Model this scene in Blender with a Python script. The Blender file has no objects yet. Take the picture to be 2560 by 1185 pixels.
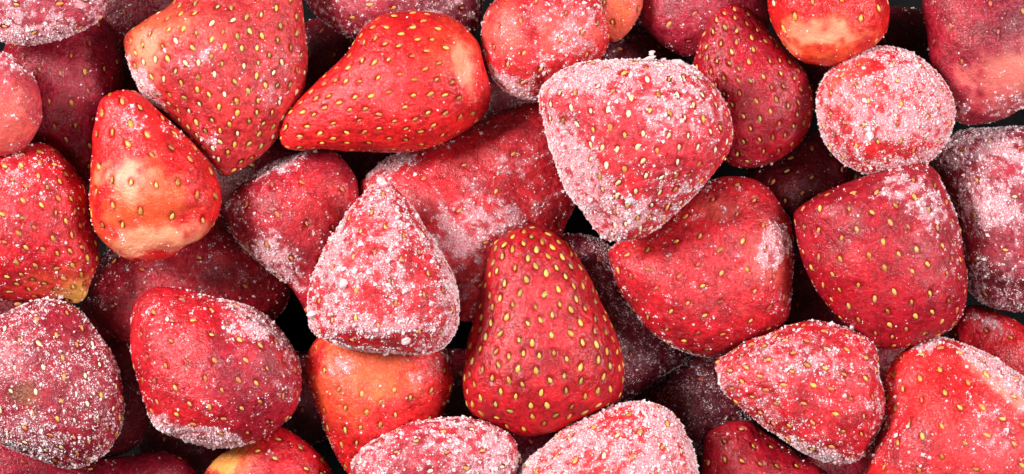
import bpy, math, random
import numpy as np
from mathutils import Matrix, Vector, Euler

rnd = random.Random(7)
rng = np.random.default_rng(7)
sc = bpy.context.scene
COL = sc.collection

# ------------------------------------------------------------------ camera
PX = 0.0001            # one photo pixel is a tenth of a millimetre on the pile's top
W_PX, H_PX = 2560, 1185
ZR, DIST = 0.064, 1.10  # height of the sharp plane, camera distance above it
cam = bpy.data.cameras.new('camera')
cam.sensor_width = 36.0
cam.lens = 36.0 * DIST / (W_PX * PX)
cam.clip_start, cam.clip_end = 0.05, 10.0
cam_o = bpy.data.objects.new('camera', cam)
cam_o.location = (0, 0, ZR + DIST)
COL.objects.link(cam_o)
sc.camera = cam_o

# ------------------------------------------------------------------ world and lamps (studio close-up)
w = bpy.data.worlds.new('World'); sc.world = w; w.use_nodes = True
bg = w.node_tree.nodes['Background']
bg.inputs['Color'].default_value = (1.0, 0.90, 0.88, 1); bg.inputs['Strength'].default_value = 0.055
def area(name, loc, target, size, power, color):
    l = bpy.data.lights.new(name, 'AREA'); l.shape = 'SQUARE'; l.size = size
    l.energy = power; l.color = color
    o = bpy.data.objects.new(name, l); o.location = loc
    o.rotation_euler = (Vector(target) - Vector(loc)).to_track_quat('-Z', 'Y').to_euler()
    COL.objects.link(o)
area('left_softbox', (-0.74, 0.34, 0.74), (0, 0, 0.05), 0.34, 22.5, (1.0, 0.97, 0.94))
area('right_softbox', (0.78, 0.16, 0.70), (0, 0, 0.05), 0.32, 13.0, (1.0, 0.97, 0.97))
area('front_softbox', (-0.12, -0.45, 1.25), (0, 0, 0.05), 0.40, 4.5, (1.0, 0.98, 0.97))
sc.view_settings.view_transform = 'Standard'; sc.view_settings.look = 'None'
sc.view_settings.exposure = 0.0; sc.view_settings.gamma = 1.0
sc.cycles.use_denoising = True

# ------------------------------------------------------------------ helpers
def unproj(x, y, z):
    f = PX * (DIST + ZR - z) / DIST
    return (np.asarray(x, float) - W_PX / 2) * f, (H_PX / 2 - np.asarray(y, float)) * f

def vnoise(p, scale, seed=0):
    """value noise, p (...,3) in metres, scale = feature size in metres; about -1..1"""
    q = p / scale + 57.31 * (seed + 1)
    i = np.floor(q).astype(np.int64); f = q - i; f = f * f * (3 - 2 * f)
    def h(a, b, c):
        n = (a * 73856093) ^ (b * 19349663) ^ (c * 83492791) ^ (seed * 2654435)
        n = (n ^ (n >> 13)) * 1274126177 & 0x7fffffff
        n = (n ^ (n >> 16)) & 0xffff
        return n / 32767.5 - 1
    x, y, z = i[..., 0], i[..., 1], i[..., 2]; r = 0
    for dx in (0, 1):
        for dy in (0, 1):
            for dz in (0, 1):
                wgt = (f[..., 0] if dx else 1 - f[..., 0]) * (f[..., 1] if dy else 1 - f[..., 1]) * (f[..., 2] if dz else 1 - f[..., 2])
                r = r + wgt * h(x + dx, y + dy, z + dz)
    return r
def fbm(p, scale, seed=0, oct=3):
    r, a, s = 0, 1.0, 0
    for k in range(oct):
        r = r + a * vnoise(p, scale / 2 ** k, seed + 11 * k); s += a; a *= 0.5
    return r / s

def spline(pts, n=14):
    P = np.array(pts, float); N = len(P); out = []
    for i in range(N):
        a, b, c, d = P[i - 1], P[i], P[(i + 1) % N], P[(i + 2) % N]
        t = np.linspace(0, 1, n, endpoint=False)[:, None]
        out.append(0.5 * (2 * b + (c - a) * t + (2 * a - 5 * b + 4 * c - d) * t ** 2 + (3 * b - a - 3 * c + d) * t ** 3))
    Q = np.vstack(out)
    K = 5; Q = np.vstack([Q[-K:], Q, Q[:K]])
    ker = np.hanning(2 * K + 3)[1:-1]; ker /= ker.sum()
    return np.stack([np.convolve(Q[:, j], ker, 'valid') for j in (0, 1)], 1)

# ------------------------------------------------------------------ materials
def nt(name):
    m = bpy.data.materials.new(name); m.use_nodes = True
    t = m.node_tree; return m, t, t.nodes['Principled BSDF']
def N(t, kind, **kw):
    n = t.nodes.new(kind)
    for k, v in kw.items():
        if k.startswith('i_'): n.inputs[k[2:]].default_value = v
        else: setattr(n, k, v)
    return n
def math_(t, op, a, b=None, c=None, clamp=False):
    n = t.nodes.new('ShaderNodeMath'); n.operation = op; n.use_clamp = clamp
    for i, v in enumerate((a, b, c)):
        if v is None: continue
        if isinstance(v, (int, float)): n.inputs[i].default_value = v
        else: t.links.new(v, n.inputs[i])
    return n.outputs[0]
def mix(t, fac, a, b, mode='MIX'):
    n = t.nodes.new('ShaderNodeMix'); n.data_type = 'RGBA'; n.blend_type = mode
    for idx, v in ((0, fac), (6, a), (7, b)):
        if isinstance(v, (int, float)): n.inputs[idx].default_value = v
        elif isinstance(v, tuple): n.inputs[idx].default_value = (*v, 1)
        else: t.links.new(v, n.inputs[idx])
    return n.outputs[2]
def noise(t, vec, scale, detail=2.0, rough=0.5, dist=0.0):
    n = N(t, 'ShaderNodeTexNoise', i_Scale=scale, i_Detail=detail, i_Roughness=rough, i_Distortion=dist)
    t.links.new(vec, n.inputs['Vector']); return n.outputs['Fac']

def skin_material():
    m, t, b = nt('strawberry_skin'); L = t.links.new
    pos = N(t, 'ShaderNodeNewGeometry').outputs['Position']
    ca = N(t, 'ShaderNodeAttribute', attribute_name='tint').outputs['Color']
    fa = N(t, 'ShaderNodeAttribute', attribute_name='haze').outputs['Fac']
    ga = N(t, 'ShaderNodeAttribute', attribute_name='gloss').outputs['Fac']
    big = noise(t, pos, 160, 3, 0.55); mid = noise(t, pos, 700, 4, 0.6, 0.4); fine = noise(t, pos, 3200, 2, 0.6)
    grain = noise(t, pos, 1900, 3, 0.65, 0.3)
    # skin colour: mottled, streaky
    dark = mix(t, 1.0, ca, (0.52, 0.36, 0.48), 'MULTIPLY')
    f1 = math_(t, 'MULTIPLY_ADD', math_(t, 'ADD', big, mid), 3.2, -2.75, clamp=True)
    gg = N(t, 'ShaderNodeSeparateColor'); L(ca, gg.inputs[0])
    f1 = math_(t, 'MAXIMUM', f1, math_(t, 'MULTIPLY', gg.outputs[1], 4.0, clamp=True))
    c = mix(t, f1, dark, ca)
    lite = mix(t, 0.12, ca, (0.95, 0.20, 0.22))
    f2 = math_(t, 'MULTIPLY_ADD', grain, 6.0, -3.35, clamp=True)
    c = mix(t, math_(t, 'MULTIPLY', f2, 0.25), c, lite)
    glint = noise(t, pos, 2600, 2, 0.7)
    c = mix(t, math_(t, 'MULTIPLY', math_(t, 'MULTIPLY_ADD', glint, 9.0, -5.4, clamp=True), 0.16), c, (0.90, 0.25, 0.28))  # pale pink flecks painted in as tiny specular glints
    # haze of frost lying in grains
    n = math_(t, 'ADD', math_(t, 'MULTIPLY', fine, 0.55), math_(t, 'ADD', math_(t, 'MULTIPLY', grain, 0.25), math_(t, 'MULTIPLY', mid, 0.20)))
    thr = math_(t, 'MULTIPLY_ADD', fa, -0.36, 0.68)
    fr = math_(t, 'MULTIPLY', math_(t, 'SUBTRACT', n, thr), 9.0, clamp=True)
    frm = math_(t, 'MULTIPLY', fr, 0.50)
    c = mix(t, frm, c, (0.80, 0.52, 0.58))
    fm = math_(t, 'MULTIPLY', math_(t, 'POWER', fa, 1.7), math_(t, 'MULTIPLY_ADD', mid, 1.6, -0.25, clamp=True))
    c = mix(t, math_(t, 'MULTIPLY', fm, 1.0, clamp=True), c, (0.80, 0.28, 0.33))
    L(c, b.inputs['Base Color'])
    # roughness
    r = math_(t, 'MULTIPLY_ADD', mid, 0.30, 0.13)
    r = math_(t, 'ADD', r, math_(t, 'MULTIPLY', fr, 0.30))
    r = math_(t, 'SUBTRACT', r, math_(t, 'MULTIPLY', ga, 0.07))
    L(r, b.inputs['Roughness'])
    b.inputs['IOR'].default_value = 1.45; b.inputs['Specular IOR Level'].default_value = 0.42
    b.subsurface_method = 'RANDOM_WALK' if hasattr(b, 'subsurface_method') else b.subsurface_method
    b.inputs['Subsurface Weight'].default_value = 0.22
    b.inputs['Subsurface Radius'].default_value = (1.0, 0.22, 0.12)
    b.inputs['Subsurface Scale'].default_value = 0.0016
    # relief
    wr = noise(t, pos, 1300, 3, 0.55, 0.8)
    h = math_(t, 'ADD', math_(t, 'MULTIPLY', wr, 0.8), math_(t, 'ADD', math_(t, 'MULTIPLY', fine, 0.14), math_(t, 'MULTIPLY', fr, 0.35)))
    bp = N(t, 'ShaderNodeBump'); bp.inputs['Strength'].default_value = 0.85; bp.inputs['Distance'].default_value = 0.0005
    L(h, bp.inputs['Height']); L(bp.outputs[0], b.inputs['Normal'])
    return m

def frost_material():
    m, t, b = nt('frost_crystal'); L = t.links.new
    pos = N(t, 'ShaderNodeNewGeometry').outputs['Position']
    f = math_(t, 'MULTIPLY_ADD', math_(t, 'ADD', noise(t, pos, 450, 3, 0.6), noise(t, pos, 1900, 1)), 2.0, -1.32, clamp=True)
    L(mix(t, f, (0.84, 0.38, 0.43), (0.96, 0.88, 0.89)), b.inputs['Base Color'])
    b.inputs['Roughness'].default_value = 0.35; b.inputs['IOR'].default_value = 1.31
    b.inputs['Transmission Weight'].default_value = 0.22
    return m
def ice_material():
    m, t, b = nt('clear_ice'); L = t.links.new
    pos = N(t, 'ShaderNodeNewGeometry').outputs['Position']
    L(mix(t, noise(t, pos, 400, 3), (0.92, 0.62, 0.66), (0.95, 0.86, 0.88)), b.inputs['Base Color'])
    b.inputs['Roughness'].default_value = 0.28; b.inputs['IOR'].default_value = 1.31
    b.inputs['Transmission Weight'].default_value = 0.35
    return m
def seed_material(name, c1, c2):
    m, t, b = nt(name); L = t.links.new
    tc = N(t, 'ShaderNodeTexCoord').outputs['Object']
    oi = N(t, 'ShaderNodeObjectInfo').outputs['Random']
    n = noise(t, tc, 2.2, 3, 0.6)
    pos = N(t, 'ShaderNodeNewGeometry').outputs['Position']
    f = math_(t, 'MULTIPLY_ADD', math_(t, 'ADD', noise(t, pos, 1800, 2), math_(t, 'MULTIPLY', oi, 0.9)), 1.6, -0.95, clamp=True)
    L(mix(t, f, c1, c2), b.inputs['Base Color'])
    b.inputs['Roughness'].default_value = 0.38
    b.inputs['Subsurface Weight'].default_value = 0.1; b.inputs['Subsurface Scale'].default_value = 0.0005
    return m
SKIN = skin_material(); FROST = frost_material(); ICE = ice_material()
SEEDM = {
    'y': seed_material('yellow_seed', (0.34, 0.13, 0.015), (0.76, 0.42, 0.08)),
    'g': seed_material('olive_seed', (0.30, 0.20, 0.03), (0.55, 0.42, 0.10)),
    'o': seed_material('orange_seed', (0.50, 0.12, 0.03), (0.72, 0.30, 0.08)),
    'r': seed_material('red_brown_seed', (0.30, 0.03, 0.015), (0.50, 0.10, 0.04)),
    'p': seed_material('pale_seed', (0.70, 0.50, 0.25), (0.85, 0.74, 0.50)),
}
def seed_mesh(key, var):
    r2 = random.Random(var * 17 + ord(key)); NR, NA = 6, 8; v = []; f = []
    v.append((-1.0, 0, 0))
    for i in range(1, NR):
        s = i / NR; x = -1 + 2 * s
        wd = (math.sin(math.pi * s ** 0.82)) ** 0.75 * (0.52 + 0.03 * r2.random())
        for a in range(NA):
            q = 2 * math.pi * a / NA
            zz = math.sin(q) * wd * 0.72
            v.append((x + r2.uniform(-.03, .03), math.cos(q) * wd * (1 + r2.uniform(-.05, .05)), zz + (0.10 if abs(q - math.pi / 2) < .1 else 0)))
    v.append((1.0, 0, 0))
    for a in range(NA):
        f.append((0, 1 + (a + 1) % NA, 1 + a))
        for i in range(NR - 2):
            p0 = 1 + i * NA
            f.append((p0 + a, p0 + (a + 1) % NA, p0 + NA + (a + 1) % NA, p0 + NA + a))
        p0 = 1 + (NR - 2) * NA
        f.append((p0 + a, p0 + (a + 1) % NA, len(v) - 1))
    me = bpy.data.meshes.new('seed'); me.from_pydata(v, [], f); me.materials.append(SEEDM[key])
    me.polygons.foreach_set('use_smooth', [True] * len(me.polygons)); me.update(); return me
SEEDS = {k: [seed_mesh(k, i) for i in range(3)] for k in SEEDM}

def fast_mesh(name, V, F, mat, smooth=True):
    me = bpy.data.meshes.new(name); V = np.asarray(V, np.float32); F = np.asarray(F, np.int32)
    me.vertices.add(len(V)); me.vertices.foreach_set('co', V.ravel())
    k = F.shape[1]
    me.loops.add(F.size); me.loops.foreach_set('vertex_index', F.ravel())
    me.polygons.add(len(F)); me.polygons.foreach_set('loop_start', np.arange(0, F.size, k, dtype=np.int32))
    try: me.polygons.foreach_set('loop_total', np.full(len(F), k, np.int32))
    except Exception: pass
    me.polygons.foreach_set('use_smooth', np.full(len(F), smooth))
    me.materials.append(mat); me.update(calc_edges=True)
    return me

OCT = np.array([(1, 0, 0), (-1, 0, 0), (0, 1, 0), (0, -1, 0), (0, 0, 1), (0, 0, -1)], float)
OCF = np.array([(0, 2, 4), (2, 1, 4), (1, 3, 4), (3, 0, 4), (2, 0, 5), (1, 2, 5), (3, 1, 5), (0, 3, 5)], int)
def crystal_mesh(P, Nn, size, name='frost_crystals'):
    n = len(P)
    A = rng.normal(size=(n, 3, 3)); Q, _ = np.linalg.qr(A)
    Vv = OCT[None] * rng.uniform(0.6, 1.35, (n, 6, 1))
    Vv = np.einsum('nij,nkj->nki', Q, Vv) * size[:, None, None]
    Vv = Vv + (P + Nn * size[:, None] * 0.15)[:, None, :]
    Fv = OCF[None] + 6 * np.arange(n)[:, None, None]
    return fast_mesh(name, Vv.reshape(-1, 3), Fv.reshape(-1, 3), FROST, smooth=False)

# ------------------------------------------------------------------ a strawberry
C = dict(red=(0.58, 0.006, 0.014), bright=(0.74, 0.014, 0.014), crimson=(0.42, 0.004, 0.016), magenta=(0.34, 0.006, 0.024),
         dark=(0.16, 0.005, 0.012), purple=(0.15, 0.006, 0.018), orange=(0.85, 0.13, 0.035), salmon=(0.82, 0.14, 0.09),  # dark, and purple in part, carry the shade of the deep layer
         cream=(0.86, 0.38, 0.24), tan=(0.80, 0.36, 0.20), brown=(0.22, 0.06, 0.02), pink=(0.70, 0.08, 0.09),
         yellow=(0.72, 0.36, 0.08), rose=(0.60, 0.05, 0.06))
GROUP = 'frozen strawberries in the pile'
ALL = []
def gauss(x, y, cx, cy, rx, ry, rot):
    a = math.radians(rot); dx, dy = x - cx, y - cy
    u = dx * math.cos(a) + dy * math.sin(a); v = -dx * math.sin(a) + dy * math.cos(a)
    d = (u / rx) ** 2 + (v / ry) ** 2
    return d

def berry(label, poly, axis, z, col='red', frost=0.3, haze=None, seeds='yyyo', gap=38, ssize=9.5, k=0.86, kb=0.72,
          patches=(), bumps=(), res=1.0, tilt=0.0, coarse=1.0, gloss=0.3, name='strawberry', noseed=(), lump=1.0, pit=1.0, cap=0.80):
    sid = len(ALL) + 1; ssize *= 0.93; gap *= 0.95
    z = (70 - (56 - z) * 1.35) * 0.001      # the pile is about three berries deep
    P = spline(poly)
    X, Y = unproj(P[:, 0], P[:, 1], z)
    ax, ay = axis[2] - axis[0], -(axis[3] - axis[1]); l = math.hypot(ax, ay); ax, ay = ax / l, ay / l
    cx, cy = X.mean(), Y.mean()
    U = (X - cx) * ax + (Y - cy) * ay; V = -(X - cx) * ay + (Y - cy) * ax
    i0, i1 = int(U.argmin()), int(U.argmax()); n = len(U)
    c1 = [(i0 + j) % n for j in range((i1 - i0) % n + 1)]; c2 = [(i0 - j) % n for j in range((i0 - i1) % n + 1)]
    if V[c1].mean() < V[c2].mean(): c1, c2 = c2, c1
    u0, u1 = U[i0], U[i1]
    NS = int(96 * res); NA = int(112 * res)
    t = np.linspace(0, 1, NS + 1); c = -np.cos(math.pi * t); u = (u0 + u1) / 2 + (u1 - u0) / 2 * c
    def lat(ch):
        uu, vv = U[ch], V[ch]; um = np.maximum.accumulate(uu) + np.arange(len(uu)) * 1e-10
        return np.interp(u, um, vv)
    top, bot = lat(c1), lat(c2)
    m = (top + bot) / 2; hw = np.maximum((top - bot) / 2, 0)
    H = hw.max()
    ke = 5; hs = np.convolve(np.pad(hw, ke, 'edge'), np.ones(2 * ke + 1) / (2 * ke + 1), 'valid'); hs = np.where(hw < hs * 0.6, hw, hs)
    e = H * 1.12 * np.sqrt(np.maximum(1 - c ** 2, 1e-9)); a_ = np.maximum(hs, 1e-9)
    h = (a_ ** -4.0 + e ** -4.0) ** -0.25
    h[0] = h[-1] = 0
    nt_ = int(NA * 0.66); al = np.concatenate([np.linspace(0, math.pi, nt_, endpoint=False), np.linspace(math.pi, 2 * math.pi, NA - nt_, endpoint=False)])
    ca, sa = np.cos(al), np.sin(al)
    ca = np.sign(ca) * np.abs(ca) ** 0.95
    lat_ = m[:, None] + hw[:, None] * ca[None]
    zz = h[:, None] * np.where(sa > 0, k * sa, kb * sa)[None] + tilt * 0.001 * c[:, None]
    uu = np.repeat(u[:, None], NA, 1)
    G = np.stack([uu * ax - lat_ * ay, uu * ay + lat_ * ax, zz], -1)       # local, about (cx, cy, z)
    org = np.array([cx, cy, z])
    def normals(G):
        ds = np.gradient(G, axis=0); da = np.roll(G, -1, 1) - np.roll(G, 1, 1)
        nn = np.cross(ds, da); ln = np.linalg.norm(nn, axis=-1, keepdims=True)
        nn = nn / np.maximum(ln, 1e-12)
        nn[0] = (-ax, -ay, 0); nn[-1] = (ax, ay, 0)
        return nn
    nn = normals(G)
    if (nn[NS // 2, nt_ // 2, 2]) < 0: nn = -nn; nn[0] = (-ax, -ay, 0); nn[-1] = (ax, ay, 0)
    # photo coordinates of each point, for patches that sit on the berry
    f = PX * (DIST + ZR - (z + G[..., 2])) / DIST
    px = (G[..., 0] + cx) / f + W_PX / 2; py = H_PX / 2 - (G[..., 1] + cy) / f
    up = np.clip(nn[..., 2] * 3 + 0.6, 0, 1)
    Wd = G + org
    disp = lump * (0.00105 * fbm(Wd, 0.0115, sid, 2) + 0.00030 * fbm(Wd, 0.0034, sid + 5, 2) + 0.00010 * vnoise(Wd, 0.0009, sid + 9))
    for b in bumps:
        if b[0] == 'b':
            disp = disp + up * b[7 - 1] * 0.001 * np.exp(-gauss(px, py, *b[1:5], b[5]))
        else:
            _, x1, y1, x2, y2, wd, am = b
            tt = np.clip(((px - x1) * (x2 - x1) + (py - y1) * (y2 - y1)) / ((x2 - x1) ** 2 + (y2 - y1) ** 2), 0, 1)
            d = np.hypot(px - x1 - tt * (x2 - x1), py - y1 - tt * (y2 - y1)) / wd
            disp = disp + up * am * 0.001 * np.exp(-d * d)
    ends = np.clip(np.minimum(hw, 0.002) / 0.002, 0, 1)[:, None]
    # the outline itself keeps its traced place; the body between swells and dips
    G = G + nn * (disp * (0.35 + 0.65 * np.clip(np.abs(nn[..., 2]) * 1.6, 0, 1)) * ends)[..., None]
    n2 = normals(G)
    if (n2[NS // 2, nt_ // 2, 2]) < 0: n2 = -n2; n2[0] = (-ax, -ay, 0); n2[-1] = (ax, ay, 0)
    nn = n2
    # --- seeds
    ds = np.gradient(G, axis=0); da = np.roll(G, -1, 1) - np.roll(G, 1, 1)
    dA = np.linalg.norm(np.cross(ds, da), axis=-1)
    vis = (nn[..., 2] > -0.28)
    wA = (dA * vis).ravel(); wA[:NA] = 0; wA[-NA:] = 0; wA = wA / wA.sum()
    SP = []; SI = []
    if seeds:
        cand = rng.choice(NS * NA + NA, size=5200, p=wA)
        Gf = G.reshape(-1, 3); pxf, pyf = px.ravel(), py.ravel(); acc = np.zeros((0, 3))
        for q in cand:
            si = q // NA; cc = c[si]
            if cc < -cap: continue
            skip = False
            for (sx, sy, rx, ry, rr) in noseed:
                if gauss(pxf[q], pyf[q], sx, sy, rx, ry, rr) < 1: skip = True; break
            if skip: continue
            d = gap * PX * (1.12 - 0.26 * (cc + 1) / 2)
            p = Gf[q]
            if len(acc) and (np.min(np.sum((acc - p) ** 2, 1)) < d * d): continue
            acc = np.vstack([acc, p]); SI.append(q)
            if len(SI) >= 290: break
        SP = acc
    Gp = G
    if len(SI) and pit > 0:
        SPn = np.array(SP); Gf = G.reshape(-1, 3); D = np.full(len(Gf), 9.0)
        Tn = ds.reshape(-1, 3)[SI]; Tn = Tn / np.linalg.norm(Tn, axis=1, keepdims=True)
        for s0 in range(0, len(Gf), 4000):
            df = Gf[s0:s0 + 4000][:, None] - SPn[None]; d2 = (df ** 2).sum(-1); kk = d2.argmin(1); r_ = np.arange(len(kk))
            al_ = (df[r_, kk] * Tn[kk]).sum(1) ** 2
            D[s0:s0 + 4000] = np.sqrt(np.maximum(d2[r_, kk] - al_, 0) / 0.55 + al_ / 1.25)
        D = D.reshape(G.shape[:2]); sg = ssize * PX * 1.0
        dep = rng.uniform(1.0, 1.35)
        Gp = G + nn * (pit * dep * (-0.00042 * np.exp(-(D / sg) ** 4) + 0.00006 * np.exp(-((D - 1.9 * sg) / (0.6 * sg)) ** 2)) * ends)[..., None]
    else: D = np.full(G.shape[:2], 9.0)
    # --- attributes
    base = np.array(C[col] if isinstance(col, str) else col)
    T = np.ones(G.shape) * base
    hz = np.full(G.shape[:2], (frost * 0.75 if haze is None else haze)); fr = np.full(G.shape[:2], float(frost))
    wob = 0.8 * fbm(Wd, 0.007, sid + 31, 3) + 0.55 * fbm(Wd, 0.0022, sid + 35, 3)
    for pa in patches:
        kind, pxx, pyy, rx, ry, rot, am = pa[:7]
        d = np.sqrt(gauss(px, py, pxx, pyy, rx, ry, rot)) + wob
        mk = np.clip((1.4 - d) / 1.0, 0, 1); mk = mk * mk * (3 - 2 * mk) * np.clip(up * 1.5, 0, 1)
        if kind == 'c':
            cc = np.array(C[pa[7]]); T = T + (cc - T) * (mk * am)[..., None]
        elif kind == 'f': fr = fr + am * mk; hz = hz + am * mk * 0.8
        elif kind == 'h': hz = hz + am * mk
    if len(SI):   # pit shade painted around each achene; the haze thins there too
        pit_shade = np.exp(-(D / (ssize * PX * 1.25)) ** 4)
        T = T * (1 - 0.62 * pit_shade[..., None] * np.array([0.8, 1, 1])); hz = hz * (1 - 0.8 * pit_shade)
    var = 0.30 * fbm(Wd, 0.009, sid + 71, 3)
    fr = np.clip(fr * (1 + 1.2 * var), 0, 1.0); hz = np.clip(hz * (1 + 1.0 * var), 0, 0.8)
    cn = 0.30 * fbm(Wd, 0.0070, sid + 91, 2) + 0.60 * fbm(Wd, 0.0019, sid + 97, 2) + 0.60 * vnoise(Wd, 0.00085, sid + 98)
    cover = np.clip((cn - (0.70 - 1.24 * fr)) / 0.50, 0, 1)
    hz = np.clip(hz * (0.45 + 0.75 * cover), 0, 0.8)
    under = np.clip((nn[..., 2] + 0.2) / 0.3, 0, 1)
    # --- flesh mesh
    rows = Gp[1:-1].reshape(-1, 3); V_ = np.vstack([Gp[0].mean(0)[None], rows, Gp[-1].mean(0)[None]])
    R = NS - 1
    i = np.arange(R - 1)[:, None] * NA; j = np.arange(NA)[None]; j2 = (j + 1) % NA
    quads = np.stack([1 + i + j, 1 + i + j2, 1 + i + NA + j2, 1 + i + NA + j], -1).reshape(-1, 4)
    jj = np.arange(NA); capA = np.stack([np.zeros(NA, int), 1 + (jj + 1) % NA, 1 + jj, 1 + jj], -1)
    last = 1 + (R - 1) * NA; capB = np.stack([last + jj, last + (jj + 1) % NA, np.full(NA, len(V_) - 1), np.full(NA, len(V_) - 1)], -1)
    me = bpy.data.meshes.new('flesh')
    tri = np.vstack([capA[:, :3], capB[:, :3]])
    loops = np.concatenate([quads.ravel(), tri.ravel()]).astype(np.int32)
    # outward orientation
    pA = V_[quads[len(quads) // 4]]; nrm = np.cross(pA[1] - pA[0], pA[2] - pA[0])
    cen = V_.mean(0)
    if np.dot(nrm, pA[0] - cen) < 0:
        quads = quads[:, ::-1]; tri = tri[:, ::-1]; loops = np.concatenate([quads.ravel(), tri.ravel()]).astype(np.int32)
    me.vertices.add(len(V_)); me.vertices.foreach_set('co', V_.astype(np.float32).ravel())
    me.loops.add(len(loops)); me.loops.foreach_set('vertex_index', loops)
    ls = np.concatenate([np.arange(len(quads)) * 4, len(quads) * 4 + np.arange(len(tri)) * 3]).astype(np.int32)
    me.polygons.add(len(ls)); me.polygons.foreach_set('loop_start', ls)
    me.polygons.foreach_set('use_smooth', np.ones(len(ls), bool)); me.materials.append(SKIN); me.update(calc_edges=True); me.validate()
    def pack(A): return np.concatenate([A[0].mean(0, keepdims=True) if A.ndim == 3 else A[0].mean(keepdims=True), A[1:-1].reshape(-1, *A.shape[2:]), A[-1].mean(0, keepdims=True) if A.ndim == 3 else A[-1].mean(keepdims=True)])
    Tp = pack(T); at = me.attributes.new('tint', 'FLOAT_COLOR', 'POINT')
    at.data.foreach_set('color', np.hstack([Tp, np.ones((len(Tp), 1))]).astype(np.float32).ravel())
    at = me.attributes.new('haze', 'FLOAT', 'POINT'); at.data.foreach_set('value', pack(hz).astype(np.float32))
    at = me.attributes.new('gloss', 'FLOAT', 'POINT'); at.data.foreach_set('value', np.full(len(V_), gloss, np.float32))
    root = bpy.data.objects.new(name, None); root.location = (cx, cy, z); root.empty_display_size = 0.01
    COL.objects.link(root); root['label'] = label; root['category'] = 'strawberry'; root['group'] = GROUP
    fo = bpy.data.objects.new('flesh', me); COL.objects.link(fo); fo.parent = root
    # --- seed objects
    for q in SI:
        si, ai = divmod(q, NA)
        nv = Vector(nn[si, ai]); tg = Vector(ds[si, ai]); tg = (tg - nv * tg.dot(nv)).normalized(); bt = nv.cross(tg)
        M = Matrix((tg, bt, nv)).transposed()
        M = M @ Matrix.Rotation(rnd.gauss(0, 0.28), 3, 'Z') @ Matrix.Rotation(rnd.gauss(0, 0.10), 3, 'Y')
        kcol = rnd.choice(seeds); o = bpy.data.objects.new('seed', SEEDS[kcol][rnd.randrange(3)])
        s = ssize * PX * rnd.uniform(0.72, 1.14)
        p = Vector(G[si, ai]) - nv * (s * 0.10 + 0.00016 * pit)
        o.matrix_local = Matrix.LocRotScale(p, M.to_quaternion(), Vector((s * rnd.uniform(.95, 1.1), s * rnd.uniform(.9, 1.1), s * 0.8)))
        COL.objects.link(o); o.parent = root
    # --- frost grains
    lim = (cover * (0.40 + 0.60 * fr) + 0.008 * (fr > 0.04)) * (0.25 + 0.75 * under) * np.clip(1 - 0.85 * np.exp(-(D / (ssize * PX * 1.1)) ** 2), 0, 1)
    wF = (dA * lim * (nn[..., 2] > -0.55)).ravel(); wF[:NA] = 0; wF[-NA:] = 0
    area_ = np.sum(wF) * 0.5
    nC = int(min(21000, area_ * 1e6 * 11.0))
    if nC > 20:
        q = rng.choice(len(wF), size=nC, p=wF / wF.sum()); si, ai = np.divmod(q, NA)
        s2 = np.clip(si + 1, 0, NS); a2 = (ai + 1) % NA
        r1 = rng.uniform(-.5, .5, (nC, 1)); r2_ = rng.uniform(-.5, .5, (nC, 1))
        pp = Gp[si, ai] + (Gp[s2, ai] - Gp[si, ai]) * r1 + (Gp[si, a2] - Gp[si, ai]) * r2_
        size = np.clip(rng.lognormal(math.log(0.000102), 0.52, nC), 0.00005, 0.00045) * coarse
        cl = rng.random(nC) < 0.14; size = np.where(cl, size * 1.7, size * 0.86)
        big = rng.random(nC) < 0.006; size[big] *= rng.uniform(1.5, 2.4, big.sum())
        cm = crystal_mesh(pp, nn[si, ai], size)
        co = bpy.data.objects.new('frost_crystals', cm); co['kind'] = 'stuff'; COL.objects.link(co); co.parent = root
    ALL.append((root, Gp, nn, px, py, NA))
    return root

def ice(root_i, x, y, size_px, name='ice_chunk', flat=0.7, lift=0.2, seed=1, rot=None):
    """an irregular lump or flake of clear ice frozen to a berry"""
    root, Gp, nn, px, py, NA = ALL[root_i]
    d = (px - x) ** 2 + (py - y) ** 2 + np.where(nn[..., 2] < -0.05, 1e6, 0)
    q = np.unravel_index(d.argmin(), d.shape); p = Gp[q] ; n = nn[q]
    r3 = np.random.default_rng(seed); V = []; F = []
    import bmesh
    bm = bmesh.new(); bmesh.ops.create_icosphere(bm, subdivisions=2, radius=1.0)
    for v in bm.verts:
        co = np.array(v.co); f = 1 + 0.55 * float(vnoise(co[None] + seed * 3.1, 0.7, seed)[0]) + r3.uniform(-.16, .16)
        v.co = Vector(co * f)
    me = bpy.data.meshes.new(name); bm.to_mesh(me); bm.free(); me.materials.append(ICE)
    o = bpy.data.objects.new(name, me); COL.objects.link(o); o.parent = root
    s = size_px * PX
    qn = Vector(n).to_track_quat('Z', 'Y') if rot is None else Euler(rot).to_quaternion()
    o.matrix_local = Matrix.LocRotScale(Vector(p + n * s * lift), qn, Vector((s, s * 0.8, s * flat)))

def pts(s):
    a = [int(v) for v in s.replace(',', ' ').split()]
    return list(zip(a[::2], a[1::2]))

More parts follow.
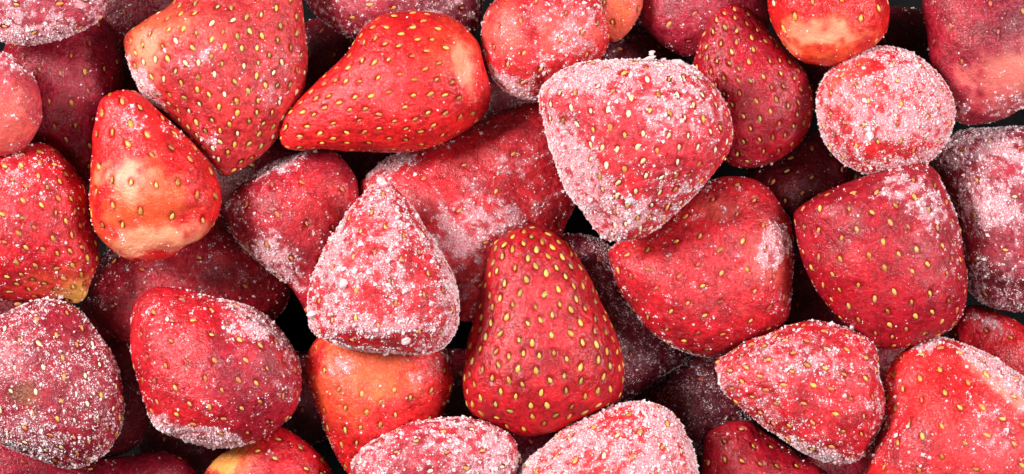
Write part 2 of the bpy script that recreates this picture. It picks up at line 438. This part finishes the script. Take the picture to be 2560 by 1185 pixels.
# ------------------------------------------------------------------ the setting
def slab():
    n = 40; V = []; F = []
    m, t, b = nt('dark_slate'); L = t.links.new
    pos = N(t, 'ShaderNodeNewGeometry').outputs['Position']
    L(mix(t, noise(t, pos, 60, 5, 0.6), (0.003, 0.003, 0.0035), (0.008, 0.008, 0.009)), b.inputs['Base Color'])
    b.inputs['Roughness'].default_value = 0.6; b.inputs['Specular IOR Level'].default_value = 0.04
    bp = N(t, 'ShaderNodeBump'); bp.inputs['Distance'].default_value = 0.0008
    L(noise(t, pos, 220, 5, 0.6), bp.inputs['Height']); L(bp.outputs[0], b.inputs['Normal'])
    for j in range(n + 1):
        for i in range(n + 1):
            x, y = -1.2 + 2.4 * i / n, -1.2 + 2.4 * j / n
            V.append((x, y, 0.0008 * math.sin(i * 1.7) * math.cos(j * 2.3)))
    for j in range(n):
        for i in range(n):
            a = j * (n + 1) + i; F.append((a, a + 1, a + n + 2, a + n + 1))
    me = fast_mesh('dark_tabletop', V, F, m)
    o = bpy.data.objects.new('dark_tabletop', me); o['kind'] = 'structure'; COL.objects.link(o)
slab()

# ================================================================== the pile, lowest berries first
def ell(cx, cy, rx, ry, rot=0, taper=0.0, n=12, seed=0):
    r = random.Random(seed + cx); a = math.radians(rot); o = []
    for i in range(n):
        q = 2 * math.pi * i / n; u = math.cos(q) * rx; v = math.sin(q) * ry * (1 - taper * math.cos(q)) * (1 + r.uniform(-.04, .04))
        o.append((cx + u * math.cos(a) - v * math.sin(a), cy + u * math.sin(a) + v * math.cos(a)))
    return o
def low(label, cx, cy, rx, ry, rot, z=17, col='dark', frost=0.25, seeds='rro', taper=0.25, gap=60, **kw):  # default tint is darkened to give the gaps their shade
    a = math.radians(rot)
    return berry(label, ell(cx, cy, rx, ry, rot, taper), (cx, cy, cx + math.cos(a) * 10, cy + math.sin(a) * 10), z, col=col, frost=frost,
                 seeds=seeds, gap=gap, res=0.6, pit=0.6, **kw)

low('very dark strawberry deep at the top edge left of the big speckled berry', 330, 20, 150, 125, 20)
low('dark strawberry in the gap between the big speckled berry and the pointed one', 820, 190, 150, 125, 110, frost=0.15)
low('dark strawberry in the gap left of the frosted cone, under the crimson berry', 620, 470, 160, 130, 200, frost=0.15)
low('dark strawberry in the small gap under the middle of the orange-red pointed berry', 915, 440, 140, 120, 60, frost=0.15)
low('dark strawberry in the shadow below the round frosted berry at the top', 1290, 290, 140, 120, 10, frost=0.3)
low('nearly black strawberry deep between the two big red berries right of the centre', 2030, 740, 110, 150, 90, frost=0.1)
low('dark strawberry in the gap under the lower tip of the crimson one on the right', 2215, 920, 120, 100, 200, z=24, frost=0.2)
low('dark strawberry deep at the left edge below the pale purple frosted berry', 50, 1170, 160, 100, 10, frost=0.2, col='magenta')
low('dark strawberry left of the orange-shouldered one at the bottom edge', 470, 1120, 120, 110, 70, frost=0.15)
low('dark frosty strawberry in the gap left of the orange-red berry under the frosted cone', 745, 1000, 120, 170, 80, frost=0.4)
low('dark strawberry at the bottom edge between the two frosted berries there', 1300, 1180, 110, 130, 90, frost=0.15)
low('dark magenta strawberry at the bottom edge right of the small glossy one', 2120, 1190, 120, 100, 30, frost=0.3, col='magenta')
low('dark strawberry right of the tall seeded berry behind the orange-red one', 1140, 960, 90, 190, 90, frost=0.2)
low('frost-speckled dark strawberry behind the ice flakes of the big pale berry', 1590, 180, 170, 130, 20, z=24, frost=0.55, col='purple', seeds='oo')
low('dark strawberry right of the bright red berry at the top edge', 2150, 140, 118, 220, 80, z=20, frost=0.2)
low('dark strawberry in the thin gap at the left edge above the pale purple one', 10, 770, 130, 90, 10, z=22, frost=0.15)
low('dark strawberry in the narrow gap left of the biggest speckled one', 350, 230, 100, 140, 80, z=20, frost=0.1)
# ---- lower visible layer
berry('dark crimson strawberry with orange seeds under the frosted berries in the top left corner',
      pts('5 140 40 70 130 35 230 35 275 58 298 95 310 150 308 215 290 300 262 380 235 440 215 465 185 440 140 400 70 370 20 300 -10 210'),
      (150, 50, 225, 460), 34, col='magenta', frost=0.10, haze=0.16, seeds='oorry', gap=52, ssize=9, gloss=0.4)
berry('wide dark purple frosted strawberry between the cream-bellied one and the red one below',
      pts('200 770 225 680 290 610 400 575 520 545 600 580 680 640 718 700 722 745 690 795 600 835 480 865 350 870 250 850 205 815'),
      (720, 740, 210, 760), 29, col='crimson', frost=0.50, seeds='oor', gap=95, res=0.9)
berry('dark strawberry squeezed between the pale purple frosted berry and the red one beside it',
      pts('230 850 300 830 350 850 385 900 392 980 378 1050 345 1110 290 1140 220 1140 150 1080 140 960 170 880'),
      (300, 830, 260, 1140), 28, col='dark', frost=0.35, seeds='r', gap=120, res=0.7)
berry('dark magenta strawberry along the bottom edge below the pale purple frosted berry',
      pts('125 1185 200 1155 304 1140 380 1129 440 1137 475 1158 500 1200 480 1270 380 1320 240 1320 140 1260'),
      (130, 1200, 490, 1210), 33, col='magenta', frost=0.25, seeds='or', gap=90, res=0.8)
berry('long purple frosted strawberry running down behind the tall seeded berry',
      pts('1385 600 1450 585 1530 620 1600 720 1680 830 1718 885 1705 912 1645 945 1592 978 1555 1005 1470 985 1400 880 1355 720'),
      (1400, 620, 1640, 940), 32, col='purple', frost=0.82, haze=0.25, seeds='rr', gap=95, res=0.9, coarse=0.8)
berry('dark purple frosted strawberry below the right end of the long purple one',
      pts('1560 1010 1640 955 1720 895 1790 880 1850 950 1895 1050 1865 1120 1760 1135 1640 1125 1580 1070'),
      (1600, 1030, 1880, 960), 28, col='purple', frost=0.78, haze=0.25, seeds='r', gap=110, res=0.9, coarse=0.8)
berry('dark seeded strawberry under the deep crimson berry and the round frosted one on the right',
      pts('1870 430 1960 385 2010 345 2050 325 2090 360 2125 405 2150 445 2130 510 2060 570 1990 600 1930 570 1885 500'),
      (2050, 330, 1950, 590), 32, col='dark', frost=0.12, seeds='ygo', gap=48, res=0.9, gloss=0.5)
berry('dull red strawberry with a frosty streak, low at the right edge',
      pts('2375 830 2400 785 2430 763 2485 775 2535 800 2590 835 2640 880 2640 960 2560 1000 2440 970 2380 900'),
      (2640, 930, 2390, 800), 31, col='red', frost=0.3, patches=[('f', 2450, 800, 60, 30, 25, 0.6)], seeds='oy', gap=70, res=0.8)
berry('purple-red frosted strawberry at the top edge behind the orange-red pointed berry',
      pts('757 -5 777 30 813 61 853 86 890 99 980 112 1080 115 1150 105 1192 80 1206 20 1185 -60 1080 -110 920 -120 800 -90 755 -40'),
      (1200, 0, 760, -10), 35, col='magenta', frost=0.62, haze=0.55, seeds='oyr', gap=60, patches=[('c', 1130, 40, 110, 90, 0, 0.9, 'purple')])
berry('magenta strawberry at the top edge left of the deep crimson glossy one',
      pts('1598 35 1610 68 1641 101 1676 127 1707 139 1745 144 1800 142 1870 130 1915 90 1925 30 1910 -50 1830 -110 1720 -120 1640 -80 1605 -20'),
      (1900, -40, 1680, 130), 35, col='magenta', frost=0.32, haze=0.35, seeds='rro', gap=75)
berry('large pinkish crimson strawberry lying behind the frosted cone and the tall seeded berry',
      pts('899 466 914 441 955 403 1000 380 1100 335 1218 285 1290 262 1352 256 1410 300 1438 380 1448 460 1440 512 1420 550 1395 600 1335 670 1262 730 1215 790 1150 800 1080 760 980 680 915 580'),
      (1380, 330, 960, 620), 36, col='red', frost=0.42, haze=0.40, seeds='oo', gap=110, k=0.7,
      patches=[('f', 1210, 560, 150, 80, -25, 0.35), ('f', 1290, 420, 60, 30, 30, 0.3), ('f', 980, 410, 90, 30, -30, 0.4), ('h', 1320, 360, 80, 60, 0, 0.2), ('f', 1120, 650, 90, 90, 0, 0.25)],
      bumps=[('c', 1090, 440, 1300, 380, 30, -0.7), ('c', 1080, 520, 1380, 470, 28, -0.6)])
berry('frosty purple-red strawberry at the right edge with a bare red saddle in its side',
      pts('2330 385 2350 350 2407 324 2468 322 2560 318 2650 350 2720 430 2740 540 2720 650 2650 740 2580 776 2500 775 2445 752 2412 705 2392 620 2372 520 2342 440'),
      (2700, 500, 2350, 420), 36, col='magenta', frost=0.68, seeds='opy', gap=85,
      patches=[('f', 2440, 370, 130, 40, 0, 0.5), ('f', 2500, 540, 120, 60, 20, 0.2), ('c', 2480, 700, 120, 60, 10, 0.7, 'dark')],
      bumps=[('c', 2420, 640, 2560, 690, 22, 0.8), ('c', 2430, 700, 2560, 730, 22, -0.8)])
# ---- middle layer
berry('purplish crimson strawberry with a wide cream patch in the top right corner',
      pts('2308 -10 2313 70 2324 150 2338 215 2358 260 2378 296 2412 312 2458 310 2508 296 2560 264 2640 200 2680 100 2660 0 2600 -80 2480 -120 2370 -90'),
      (2500, -100, 2440, 310), 42, col='magenta', frost=0.22, haze=0.3, seeds='or', gap=75,
      patches=[('c', 2520, 190, 125, 65, -35, 0.6, 'cream'), ('c', 2520, 195, 140, 80, -35, 0.4, 'pink'), ('c', 2440, 250, 80, 50, -20, 0.6, 'pink'), ('f', 2420, 270, 60, 50, 0, 0.7), ('f', 2520, 250, 80, 40, -30, 0.5), ('c', 2400, 60, 80, 80, 0, 0.5, 'crimson'), ('c', 2520, 50, 80, 80, 0, 0.5, 'purple')],
      noseed=[(2520, 190, 130, 80, -35)])
berry('small salmon pink strawberry tucked behind the round frosted one at the top edge',
      pts('1524 104 1555 92 1582 60 1602 20 1606 -20 1595 -60 1540 -100 1470 -90 1450 -20 1480 60'),
      (1530, -90, 1530, 100), 40, col='salmon', frost=0.28, seeds='ooy', gap=55, res=0.7, patches=[('c', 1545, 20, 30, 50, 0, 0.8, 'orange')])
berry('deep crimson glossy strawberry with many fine seeds, right of the big pale frosted one',
      pts('1735 170 1746 117 1757 66 1774 28 1803 5 1828 2 1860 12 1906 61 1941 96 1971 127 2005 167 2027 213 2037 253 2032 294 2010 345 1964 390 1911 414 1860 421 1815 405 1780 350 1750 270'),
      (1930, 410, 1800, 5), 41, col='crimson', frost=0.08, haze=0.16, seeds='ooyyg', gap=31, ssize=8.5, res=1.3, gloss=1.3, cap=0.9,
      patches=[('f', 1870, 405, 90, 22, 5, 0.5), ('h', 1930, 270, 50, 40, 0, 0.25)])
berry('crimson strawberry with frost-crusted lower side, just left of the frosted cone',
      pts('565 525 570 495 590 470 640 430 680 405 740 385 795 371 832 371 852 390 878 425 893 460 897 510 895 570 880 650 850 740 815 800 775 795 750 755 728 720 690 690 640 652 600 610 575 570'),
      (640, 430, 790, 770), 38, col='crimson', frost=0.42, haze=0.34, seeds='oor', gap=72, ssize=10,
      patches=[('f', 690, 640, 110, 38, 42, 0.8), ('f', 700, 400, 120, 22, -18, 0.6), ('f', 590, 520, 40, 40, 0, 0.25), ('c', 800, 520, 80, 100, 0, 0.5, 'bright')])
berry('orange-red strawberry half covered by the frosted cone standing on it',
      pts('772 879 766 909 771 950 782 992 798 1041 820 1095 845 1145 880 1195 920 1215 980 1185 1050 1120 1104 1040 1127 985 1134 940 1128 899 1112 868 1060 820 980 805 870 812 800 840'),
      (950, 820, 915, 1210), 42, col='bright', frost=0.28, haze=0.2, seeds='yyg', gap=47, ssize=9.5, res=1.2, gloss=0.5,
      patches=[('c', 930, 925, 130, 85, 8, 0.95, 'orange'), ('c', 870, 1000, 80, 60, 20, 0.5, 'orange'), ('f', 1045, 940, 30, 18, 0, 0.6), ('f', 850, 920, 30, 30, 0, 0.5), ('f', 1100, 910, 40, 60, 0, 0.4), ('f', 1000, 1000, 70, 20, -20, 0.3)],
      noseed=[(955, 900, 150, 75, 0)], bumps=[('b', 980, 925, 90, 40, 0, -1.0)], kb=0.6)
berry('small glossy crimson strawberry at the bottom edge, lower left of the speckled pointed one',
      pts('1756 1180 1758 1117 1772 1081 1808 1056 1843 1050 1880 1055 1911 1080 1961 1111 2012 1146 2065 1180 2090 1240 2030 1310 1900 1320 1790 1270'),
      (1800, 1070, 2050, 1290), 40, col='crimson', frost=0.14, haze=0.2, seeds='ooyy', gap=45, ssize=9, res=1.1, gloss=0.8)
berry('orange and yellow-shouldered red strawberry at the bottom edge left of centre',
      pts('508 1190 537 1147 572 1122 608 1102 648 1076 690 1066 730 1080 787 1122 818 1157 834 1192 845 1240 790 1320 660 1340 560 1310 505 1250'),
      (560, 1150, 800, 1230), 41, col='red', frost=0.12, seeds='yyg', gap=50, ssize=10, res=1.1, gloss=0.7,
      patches=[('c', 585, 1150, 85, 65, -40, 0.95, 'orange'), ('c', 560, 1150, 50, 30, -40, 0.7, 'yellow'), ('f', 680, 1130, 25, 20, 0, 0.4)],
      noseed=[(580, 1150, 65, 75, 0)])
berry('red strawberry speckled with frost at the left edge, its yellowish tip pointing down right',
      pts('0 388 30 375 60 363 95 357 130 368 165 395 195 432 218 468 226 505 234 555 248 610 249 650 237 680 225 712 212 745 188 760 150 752 100 754 50 753 0 749 -60 740 -140 680 -180 580 -160 470 -80 400'),
      (-60, 450, 195, 755), 44, col='red', frost=0.44, haze=0.25, seeds='yyyo', gap=38, ssize=10, res=1.2, gloss=0.5,
      patches=[('c', 185, 735, 55, 40, -30, 0.9, 'yellow'), ('c', 130, 700, 70, 40, -20, 0.5, 'orange'), ('f', 50, 470, 80, 60, 0, 0.25)])
berry('large red strawberry with a pale icy spot, under the big white-flanked one',
      pts('1522 625 1524 655 1544 717 1575 765 1615 815 1656 850 1700 875 1760 892 1830 888 1905 850 1951 818 1974 788 1979 737 1983 651 1979 562 1961 527 1936 486 1901 456 1860 443 1800 443 1735 470 1680 510 1620 550 1560 590'),
      (1900, 500, 1640, 800), 42, col='red', frost=0.38, haze=0.38, seeds='oyyr', gap=58, ssize=10, res=1.1, k=0.8,
      patches=[('f', 1925, 620, 32, 48, 10, 1.1), ('h', 1850, 640, 130, 100, 0, 0.15), ('c', 1640, 580, 90, 30, -20, 0.8, 'bright'), ('f', 1690, 870, 120, 18, 25, 0.4), ('c', 1800, 520, 70, 40, 0, 0.5, 'salmon'), ('c', 1905, 650, 70, 90, 0, 0.4, 'salmon')],
      bumps=[('c', 1640, 570, 1760, 540, 26, -0.3), ('b', 1925, 620, 32, 40, 0, 0.7)], noseed=[(1630, 580, 90, 35, -15)])
berry('rounded pink frosted strawberry with a seam down its middle, at the top edge',
      pts('1203 86 1208 46 1222 18 1240 -2 1270 -40 1330 -70 1400 -75 1465 -42 1499 0 1514 46 1524 88 1517 120 1494 158 1448 200 1403 228 1352 248 1311 247 1271 232 1237 203 1214 165 1204 125'),
      (1380, -70, 1330, 250), 44, lump=0.6, col='bright', frost=0.50, haze=0.42, seeds='oyo', gap=62, ssize=9,
      patches=[('c', 1270, 70, 60, 70, 0, 0.8, 'salmon'), ('c', 1420, 80, 80, 50, 0, 0.5, 'salmon'), ('f', 1440, 80, 70, 80, 0, 0.25), ('f', 1270, 210, 80, 30, 30, 0.35), ('c', 1325, 80, 18, 120, -8, 0.9, 'red')],
      bumps=[('c', 1318, -30, 1330, 100, 20, -1.5), ('c', 1330, 100, 1365, 230, 18, -0.9)])
# ---- upper layer
berry('frost-crusted crimson strawberry cut by the top left corner of the picture',
      pts('-60 70 -30 92 0 100 30 107 61 112 105 109 150 99 187 87 225 70 254 46 264 18 262 -20 235 -70 160 -120 60 -140 -40 -110 -90 -30'),
      (-80, -20, 260, 10), 50, col='magenta', frost=0.75, haze=0.7, seeds='oop', gap=70, ssize=10, patches=[('f', 100, 90, 140, 25, 0, 0.3)])
berry('rounded salmon strawberry rimmed with frost at the left edge, below the corner one',
      pts('0 128 25 134 60 163 88 200 102 248 104 290 90 330 60 372 30 386 0 391 -60 370 -110 300 -115 230 -70 150'),
      (-90, 260, 100, 260), 49, col='rose', frost=0.42, haze=0.5, seeds='', gap=90, patches=[('c', 15, 290, 60, 70, 0, 0.8, 'salmon'), ('f', 20, 160, 60, 40, 0, 0.3)])
berry('biggest strawberry of the upper left, orange shoulder, gold seeds and frosted lower left rim',
      pts('312 82 309 108 320 150 335 190 352 230 385 264 415 290 450 320 490 360 520 400 545 428 562 439 590 430 620 410 660 380 700 335 737 285 758 230 769 160 766 100 760 40 755 0 740 -60 680 -110 560 -110 470 -50 430 8 385 35 345 60'),
      (560, -110, 580, 440), 45, col=(0.58, 0.022, 0.022), frost=0.24, haze=0.38, seeds='yyggp', gap=34, ssize=9.5, res=1.45, k=0.62, pit=1.1, cap=0.95,
      patches=[('c', 390, 95, 110, 60, -35, 0.9, 'orange'), ('c', 365, 150, 50, 60, 0, 0.5, 'cream'), ('c', 480, 60, 100, 60, 0, 0.35, 'salmon'), ('f', 355, 215, 28, 85, -30, 0.95), ('f', 480, 150, 70, 30, -20, 0.35), ('f', 700, 180, 60, 80, 0, 0.25), ('f', 510, 330, 60, 25, 40, 0.3)],
      bumps=[('c', 330, 100, 420, 300, 30, -0.8)])
berry('orange-red pointed strawberry lying sideways with its tip to the lower left, top centre',
      pts('701 352 703 324 717 289 752 248 782 218 818 182 850 152 880 112 904 76 929 52 965 36 1031 28 1096 32 1137 46 1172 76 1198 111 1208 152 1223 198 1229 233 1218 274 1188 309 1147 339 1086 366 1036 378 975 383 904 378 833 376 793 372 752 374 717 370'),
      (1190, 150, 705, 345), 47, col='bright', frost=0.06, haze=0.12, seeds='yyyyo', gap=36, ssize=9.5, res=1.45, gloss=0.6, pit=0.9, cap=0.72,
      patches=[('h', 930, 210, 100, 60, -20, 0.55), ('c', 1165, 170, 24, 62, -15, 0.75, 'tan'), ('c', 1110, 110, 80, 60, 0, 0.3, 'orange'), ('f', 1180, 190, 30, 50, 0, 0.25), ('h', 830, 270, 90, 40, -30, 0.3)],
      bumps=[('b', 1175, 175, 40, 70, -15, -1.2), ('c', 960, 220, 1100, 250, 40, -0.5)])
berry('red strawberry with a cream and orange belly, upper left',
      pts('243 275 253 248 282 230 314 225 347 231 370 250 402 283 446 322 488 362 527 415 547 458 553 498 546 540 528 574 500 601 462 616 435 640 388 653 350 658 310 645 270 615 245 585 232 550 226 490 228 420 232 350 237 310'),
      (400, 630, 300, 230), 49, col='bright', frost=0.10, haze=0.10, seeds='yyyo', gap=57, ssize=12, res=1.3, gloss=0.9, k=0.9,
      patches=[('c', 360, 510, 125, 95, 20, 0.85, 'orange'), ('c', 320, 440, 55, 55, 0, 0.7, 'cream'), ('c', 395, 600, 135, 34, -10, 0.8, 'tan'), ('c', 250, 590, 40, 50, 0, 0.5, 'orange'), ('f', 340, 300, 60, 40, 20, 0.55), ('f', 420, 320, 50, 18, 45, 0.6), ('f', 330, 360, 30, 60, 0, 0.35), ('f', 290, 570, 70, 40, 0, 0.3), ('f', 400, 620, 90, 25, 0, 0.25)],
      noseed=[(400, 610, 150, 55, -8)], bumps=[('c', 300, 560, 500, 540, 26, -0.8), ('b', 350, 470, 70, 70, 0, 0.8)])
berry('pale purple strawberry thickly crusted with frost and bearing a brown spot, lower left',
      pts('0 789 40 771 86 751 115 746 142 748 177 760 213 788 243 833 279 884 302 940 311 1000 305 1056 286 1102 255 1142 213 1166 167 1171 111 1152 56 1132 0 1109 -50 1070 -85 1000 -90 920 -70 840 -35 805'),
      (90, 740, 180, 1170), 48, col=(0.33, 0.014, 0.030), frost=0.80, haze=0.22, seeds='ooppy', gap=48, ssize=9.5, coarse=0.95, pit=0.7,
      patches=[('c', 45, 985, 42, 32, 0, 1.0, 'brown'), ('f', 40, 900, 60, 40, 0, 0.25), ('f', 70, 1080, 90, 40, 20, 0.25), ('f', 45, 985, 40, 30, 0, -0.7), ('f', 150, 800, 60, 40, 0, -0.25)])
berry('plump red strawberry with a frosted lower rim, right of the pale purple crusted one',
      pts('328 800 331 770 344 745 375 722 405 716 456 722 506 737 557 748 610 760 650 777 690 810 717 845 740 880 754 920 754 970 740 1020 712 1055 680 1080 630 1105 580 1117 520 1117 460 1100 405 1078 380 1055 362 1010 345 950 332 900 327 845'),
      (400, 730, 620, 1090), 48, col='red', frost=0.42, haze=0.30, seeds='ooyr', gap=54, ssize=10, res=1.15, gloss=0.5,
      patches=[('c', 640, 960, 150, 150, 0, 0.8, 'magenta'), ('f', 480, 1085, 130, 28, 15, 0.85), ('f', 640, 790, 110, 35, 35, 0.4), ('f', 720, 900, 40, 100, 0, 0.3), ('f', 430, 860, 60, 40, 0, 0.2), ('f', 620, 830, 50, 30, 0, 0.3)],
      bumps=[('c', 545, 770, 590, 900, 24, -1.1), ('c', 590, 900, 700, 860, 40, 0.5)])
berry('tall deep red strawberry evenly dotted with golden seeds and hardly any frost, bottom centre',
      pts('1228 620 1213 681 1198 742 1183 798 1168 848 1161 894 1157 945 1163 1000 1184 1036 1232 1060 1285 1087 1310 1092 1345 1088 1398 1076 1453 1051 1514 1022 1549 998 1560 960 1561 909 1549 858 1529 808 1504 757 1479 701 1448 646 1420 606 1392 583 1350 568 1310 568 1270 578 1243 598'),
      (1370, 1090, 1325, 568), 47, col=(0.50, 0.010, 0.016), frost=0.03, haze=0.13, seeds='yyyyg', gap=34, ssize=11.2, res=1.75, gloss=1.0, pit=1.1, cap=0.93, lump=0.8,
      patches=[('c', 1330, 800, 110, 170, 8, 0.30, 'rose'), ('c', 1360, 1050, 220, 70, 0, 0.8, 'red')])  # the rose centre is a painted broad sheen
berry('glossy crimson strawberry standing on its tip, frost on its shoulder, under the snowy round one',
      pts('1984 547 1993 522 2037 494 2088 470 2144 446 2204 425 2255 405 2298 404 2328 416 2351 446 2372 496 2387 532 2402 585 2412 646 2419 696 2415 757 2402 798 2367 830 2316 853 2275 867 2225 872 2184 864 2144 832 2098 793 2053 737 2017 681 1996 626'),
      (2180, 430, 2240, 872), 48, col='crimson', frost=0.24, haze=0.2, seeds='oyyy', gap=47, ssize=10, res=1.3, gloss=1.0, pit=0.9,
      patches=[('f', 2270, 470, 110, 60, 20, 0.6), ('f', 2350, 560, 50, 90, -15, 0.35), ('f', 2110, 530, 80, 40, 0, 0.25), ('c', 2150, 700, 120, 90, 30, 0.5, 'red'), ('h', 2330, 650, 70, 80, 0, 0.2)])  # the haze patch on the right side paints in a broad sheen
berry('bright red strawberry at the right bottom corner with a frosted ridge along its upper edge',
      pts('2164 1185 2169 1142 2189 1097 2203 1041 2204 985 2215 932 2248 886 2291 853 2326 841 2358 843 2417 864 2468 884 2519 914 2560 942 2640 1000 2700 1090 2700 1190 2640 1280 2500 1340 2320 1340 2200 1290 2162 1230'),
      (2620, 1270, 2240, 880), 47, col='bright', frost=0.40, haze=0.32, seeds='yyoo', gap=58, ssize=11, res=1.15, gloss=0.6,
      patches=[('f', 2460, 910, 130, 35, 33, 0.8), ('f', 2320, 855, 60, 22, 0, 0.6), ('c', 2490, 960, 110, 18, 35, 0.6, 'cream'), ('f', 2480, 1080, 70, 60, 0, 0.25), ('c', 2270, 1110, 90, 80, 0, 0.7, 'crimson'), ('c', 2450, 1120, 120, 60, 20, 0.5, 'rose'), ('f', 2230, 990, 30, 60, 0, 0.2)],
      bumps=[('c', 2380, 880, 2560, 1010, 26, 0.9), ('c', 2360, 920, 2540, 1060, 30, -0.7)])
berry('bright red berry at the top edge showing its pale round stem scar',
      pts('1917 0 1922 41 1941 83 1966 118 1992 145 2032 161 2073 166 2113 158 2164 132 2199 101 2218 71 2223 30 2217 -10 2190 -60 2120 -120 2040 -130 1960 -90 1925 -40'),
      (2075, 165, 2075, -120), 47, col='bright', frost=0.05, haze=0.05, seeds='yyp', gap=62, ssize=11.5, res=1.1, gloss=0.9, k=0.95, cap=2,
      patches=[('c', 2075, 95, 115, 60, -3, 1.0, 'orange'), ('c', 2070, 88, 95, 38, 0, 0.75, 'cream'), ('c', 2074, 104, 26, 16, 0, 0.55, 'tan')],
      noseed=[(2075, 100, 112, 72, -3)], bumps=[('b', 2075, 98, 42, 22, 0, -1.2), ('b', 2075, 100, 14, 10, 0, 0.4)])
berry('round frosted strawberry like a snowy ball, upper right',
      pts('2042 268 2046 224 2066 186 2098 153 2144 128 2204 116 2255 123 2301 146 2341 180 2370 221 2387 268 2384 312 2368 352 2342 388 2306 415 2262 432 2215 440 2172 436 2132 422 2092 394 2060 352 2047 308'),
      (2190, 120, 2220, 430), 46, col='bright', frost=0.92, haze=0.62, seeds='yoy', gap=50, ssize=8, k=0.95, pit=0.6,
      patches=[('c', 2110, 200, 60, 80, 0, 0.5, 'salmon'), ('f', 2220, 370, 60, 20, 0, -0.3), ('f', 2170, 170, 80, 20, -20, -0.3)],
      lump=0.4)
berry('speckled pointed strawberry lying on its side with the tip to the left, lower right',
      pts('1787 905 1795 942 1813 980 1853 1021 1894 1056 1911 1072 1961 1103 2012 1133 2073 1156 2123 1158 2150 1148 2176 1112 2200 1071 2210 1031 2208 980 2196 940 2193 889 2176 850 2123 822 2073 808 2022 802 1971 812 1911 836 1860 853 1818 884'),
      (2180, 1000, 1790, 910), 50, col='red', frost=0.66, haze=0.46, seeds='yooy', gap=44, ssize=9.5, res=1.1, pit=0.8,
      patches=[('f', 2060, 890, 90, 60, 0, 0.15), ('f', 2050, 1140, 120, 25, 15, 0.4), ('f', 2030, 1000, 100, 60, 0, -0.2)])
berry('magenta strawberry sugared with coarse frost at the bottom edge, left of centre',
      pts('874 1190 884 1147 914 1117 955 1092 1005 1064 1056 1050 1107 1042 1157 1040 1208 1050 1253 1070 1284 1097 1295 1132 1292 1170 1275 1225 1180 1290 1050 1300 940 1270 880 1225'),
      (1290, 1130, 900, 1200), 50, col=(0.50, 0.010, 0.026), frost=0.72, haze=0.55, seeds='ooyp', gap=62, ssize=9, coarse=1.15, patches=[('f', 1240, 1110, 40, 60, 0, 0.25)])
berry('thickly frosted pale pink strawberry at the bottom edge, right of the tall seeded one',
      pts('1302 1180 1322 1147 1367 1112 1403 1077 1453 1050 1504 1026 1555 1008 1597 1003 1641 1010 1678 1027 1703 1061 1724 1102 1738 1142 1743 1180 1745 1230 1700 1300 1560 1340 1400 1310 1305 1240'),
      (1560, 1330, 1600, 1010), 50, col='bright', frost=0.95, haze=0.66, seeds='yypo', gap=62, ssize=11, coarse=1.1, pit=0.6)
berry('frosted pear-shaped cone standing point up in the centre left of the tall seeded one',
      pts('772 815 768 777 770 727 782 681 803 636 823 595 843 572 868 535 899 496 924 466 943 451 957 449 978 457 1003 484 1036 522 1061 568 1087 605 1117 656 1137 696 1147 747 1144 808 1129 843 1105 869 1066 884 1020 887 965 881 904 875 843 864 803 848 782 833'),
      (960, 885, 955, 448), 54, col='red', frost=0.86, haze=0.58, seeds='oyo', gap=58, ssize=9, res=1.2, coarse=1.1, pit=0.8,
      patches=[('f', 925, 755, 55, 45, 0, -0.3), ('f', 1060, 700, 40, 90, -15, -0.3), ('f', 960, 815, 150, 14, 3, 0.4), ('f', 920, 850, 110, 16, 5, -0.4), ('f', 830, 650, 50, 90, 20, 0.25)],
      bumps=[('c', 850, 815, 1080, 810, 26, 0.6), ('b', 930, 750, 80, 50, 0, -0.6), ('c', 1010, 640, 1050, 790, 18, 0.4)])
berry('big blunt strawberry caked with white frost on its left flank, right of centre',
      pts('1347 243 1357 216 1387 190 1423 169 1474 155 1555 150 1631 150 1681 154 1722 163 1752 186 1783 213 1813 253 1828 299 1833 339 1823 377 1798 416 1772 448 1737 487 1696 528 1656 562 1620 588 1585 599 1525 604 1504 594 1484 572 1453 527 1413 471 1393 420 1372 355 1362 304 1351 275'),
      (1600, 150, 1540, 604), 56, col=(0.66, 0.018, 0.030), frost=0.62, haze=0.58, seeds='ypppo', gap=39, ssize=10.5, res=1.5, k=0.80, coarse=1.05, pit=1.2, cap=0.97,
      patches=[('f', 1440, 440, 60, 190, -28, 0.95), ('f', 1530, 560, 110, 45, -10, 0.7), ('f', 1450, 195, 130, 36, -10, 0.85), ('f', 1640, 170, 130, 22, 0, 0.5), ('f', 1700, 260, 90, 80, 30, 0.3), ('f', 1560, 400, 60, 90, -20, -0.25), ('c', 1540, 440, 60, 120, -20, 0.5, 'bright')],
      noseed=[(1430, 450, 55, 170, -25), (1440, 190, 60, 40, 0)],
      bumps=[('c', 1500, 330, 1575, 560, 34, 1.3), ('c', 1420, 330, 1500, 560, 34, -0.9), ('c', 1640, 190, 1660, 380, 40, 0.7)])
last = len(ALL) - 1
ice(last, 1622, 156, 17, 'ice_flake', 0.25, 0.4, 3, rot=(1.2, 0.2, 0.3)); ice(last, 1628, 150, 8, 'ice_chunk', 0.8, 2.0, 4)
ice(last, 1690, 162, 18, 'ice_flake', 0.3, 0.1, 5, rot=(1.0, 0.1, -0.2)); ice(last, 1568, 500, 13, 'ice_chunk', 0.8, 0.2, 6)
ice(last, 1715, 168, 11, 'ice_flake', 0.3, 0.1, 9)
ice(last - 1, 862, 708, 12, 'ice_chunk', 0.8, 0.3, 7); ice(last - 1, 862, 672, 8, 'ice_chunk', 0.8, 0.3, 8); ice(last - 1, 955, 456, 12, 'ice_chunk', 0.9, 0.3, 10)
ice(last - 1, 885, 678, 8, 'ice_chunk', 0.8, 0.3, 11); ice(last - 1, 1012, 852, 12, 'ice_chunk', 0.5, 0.2, 12)
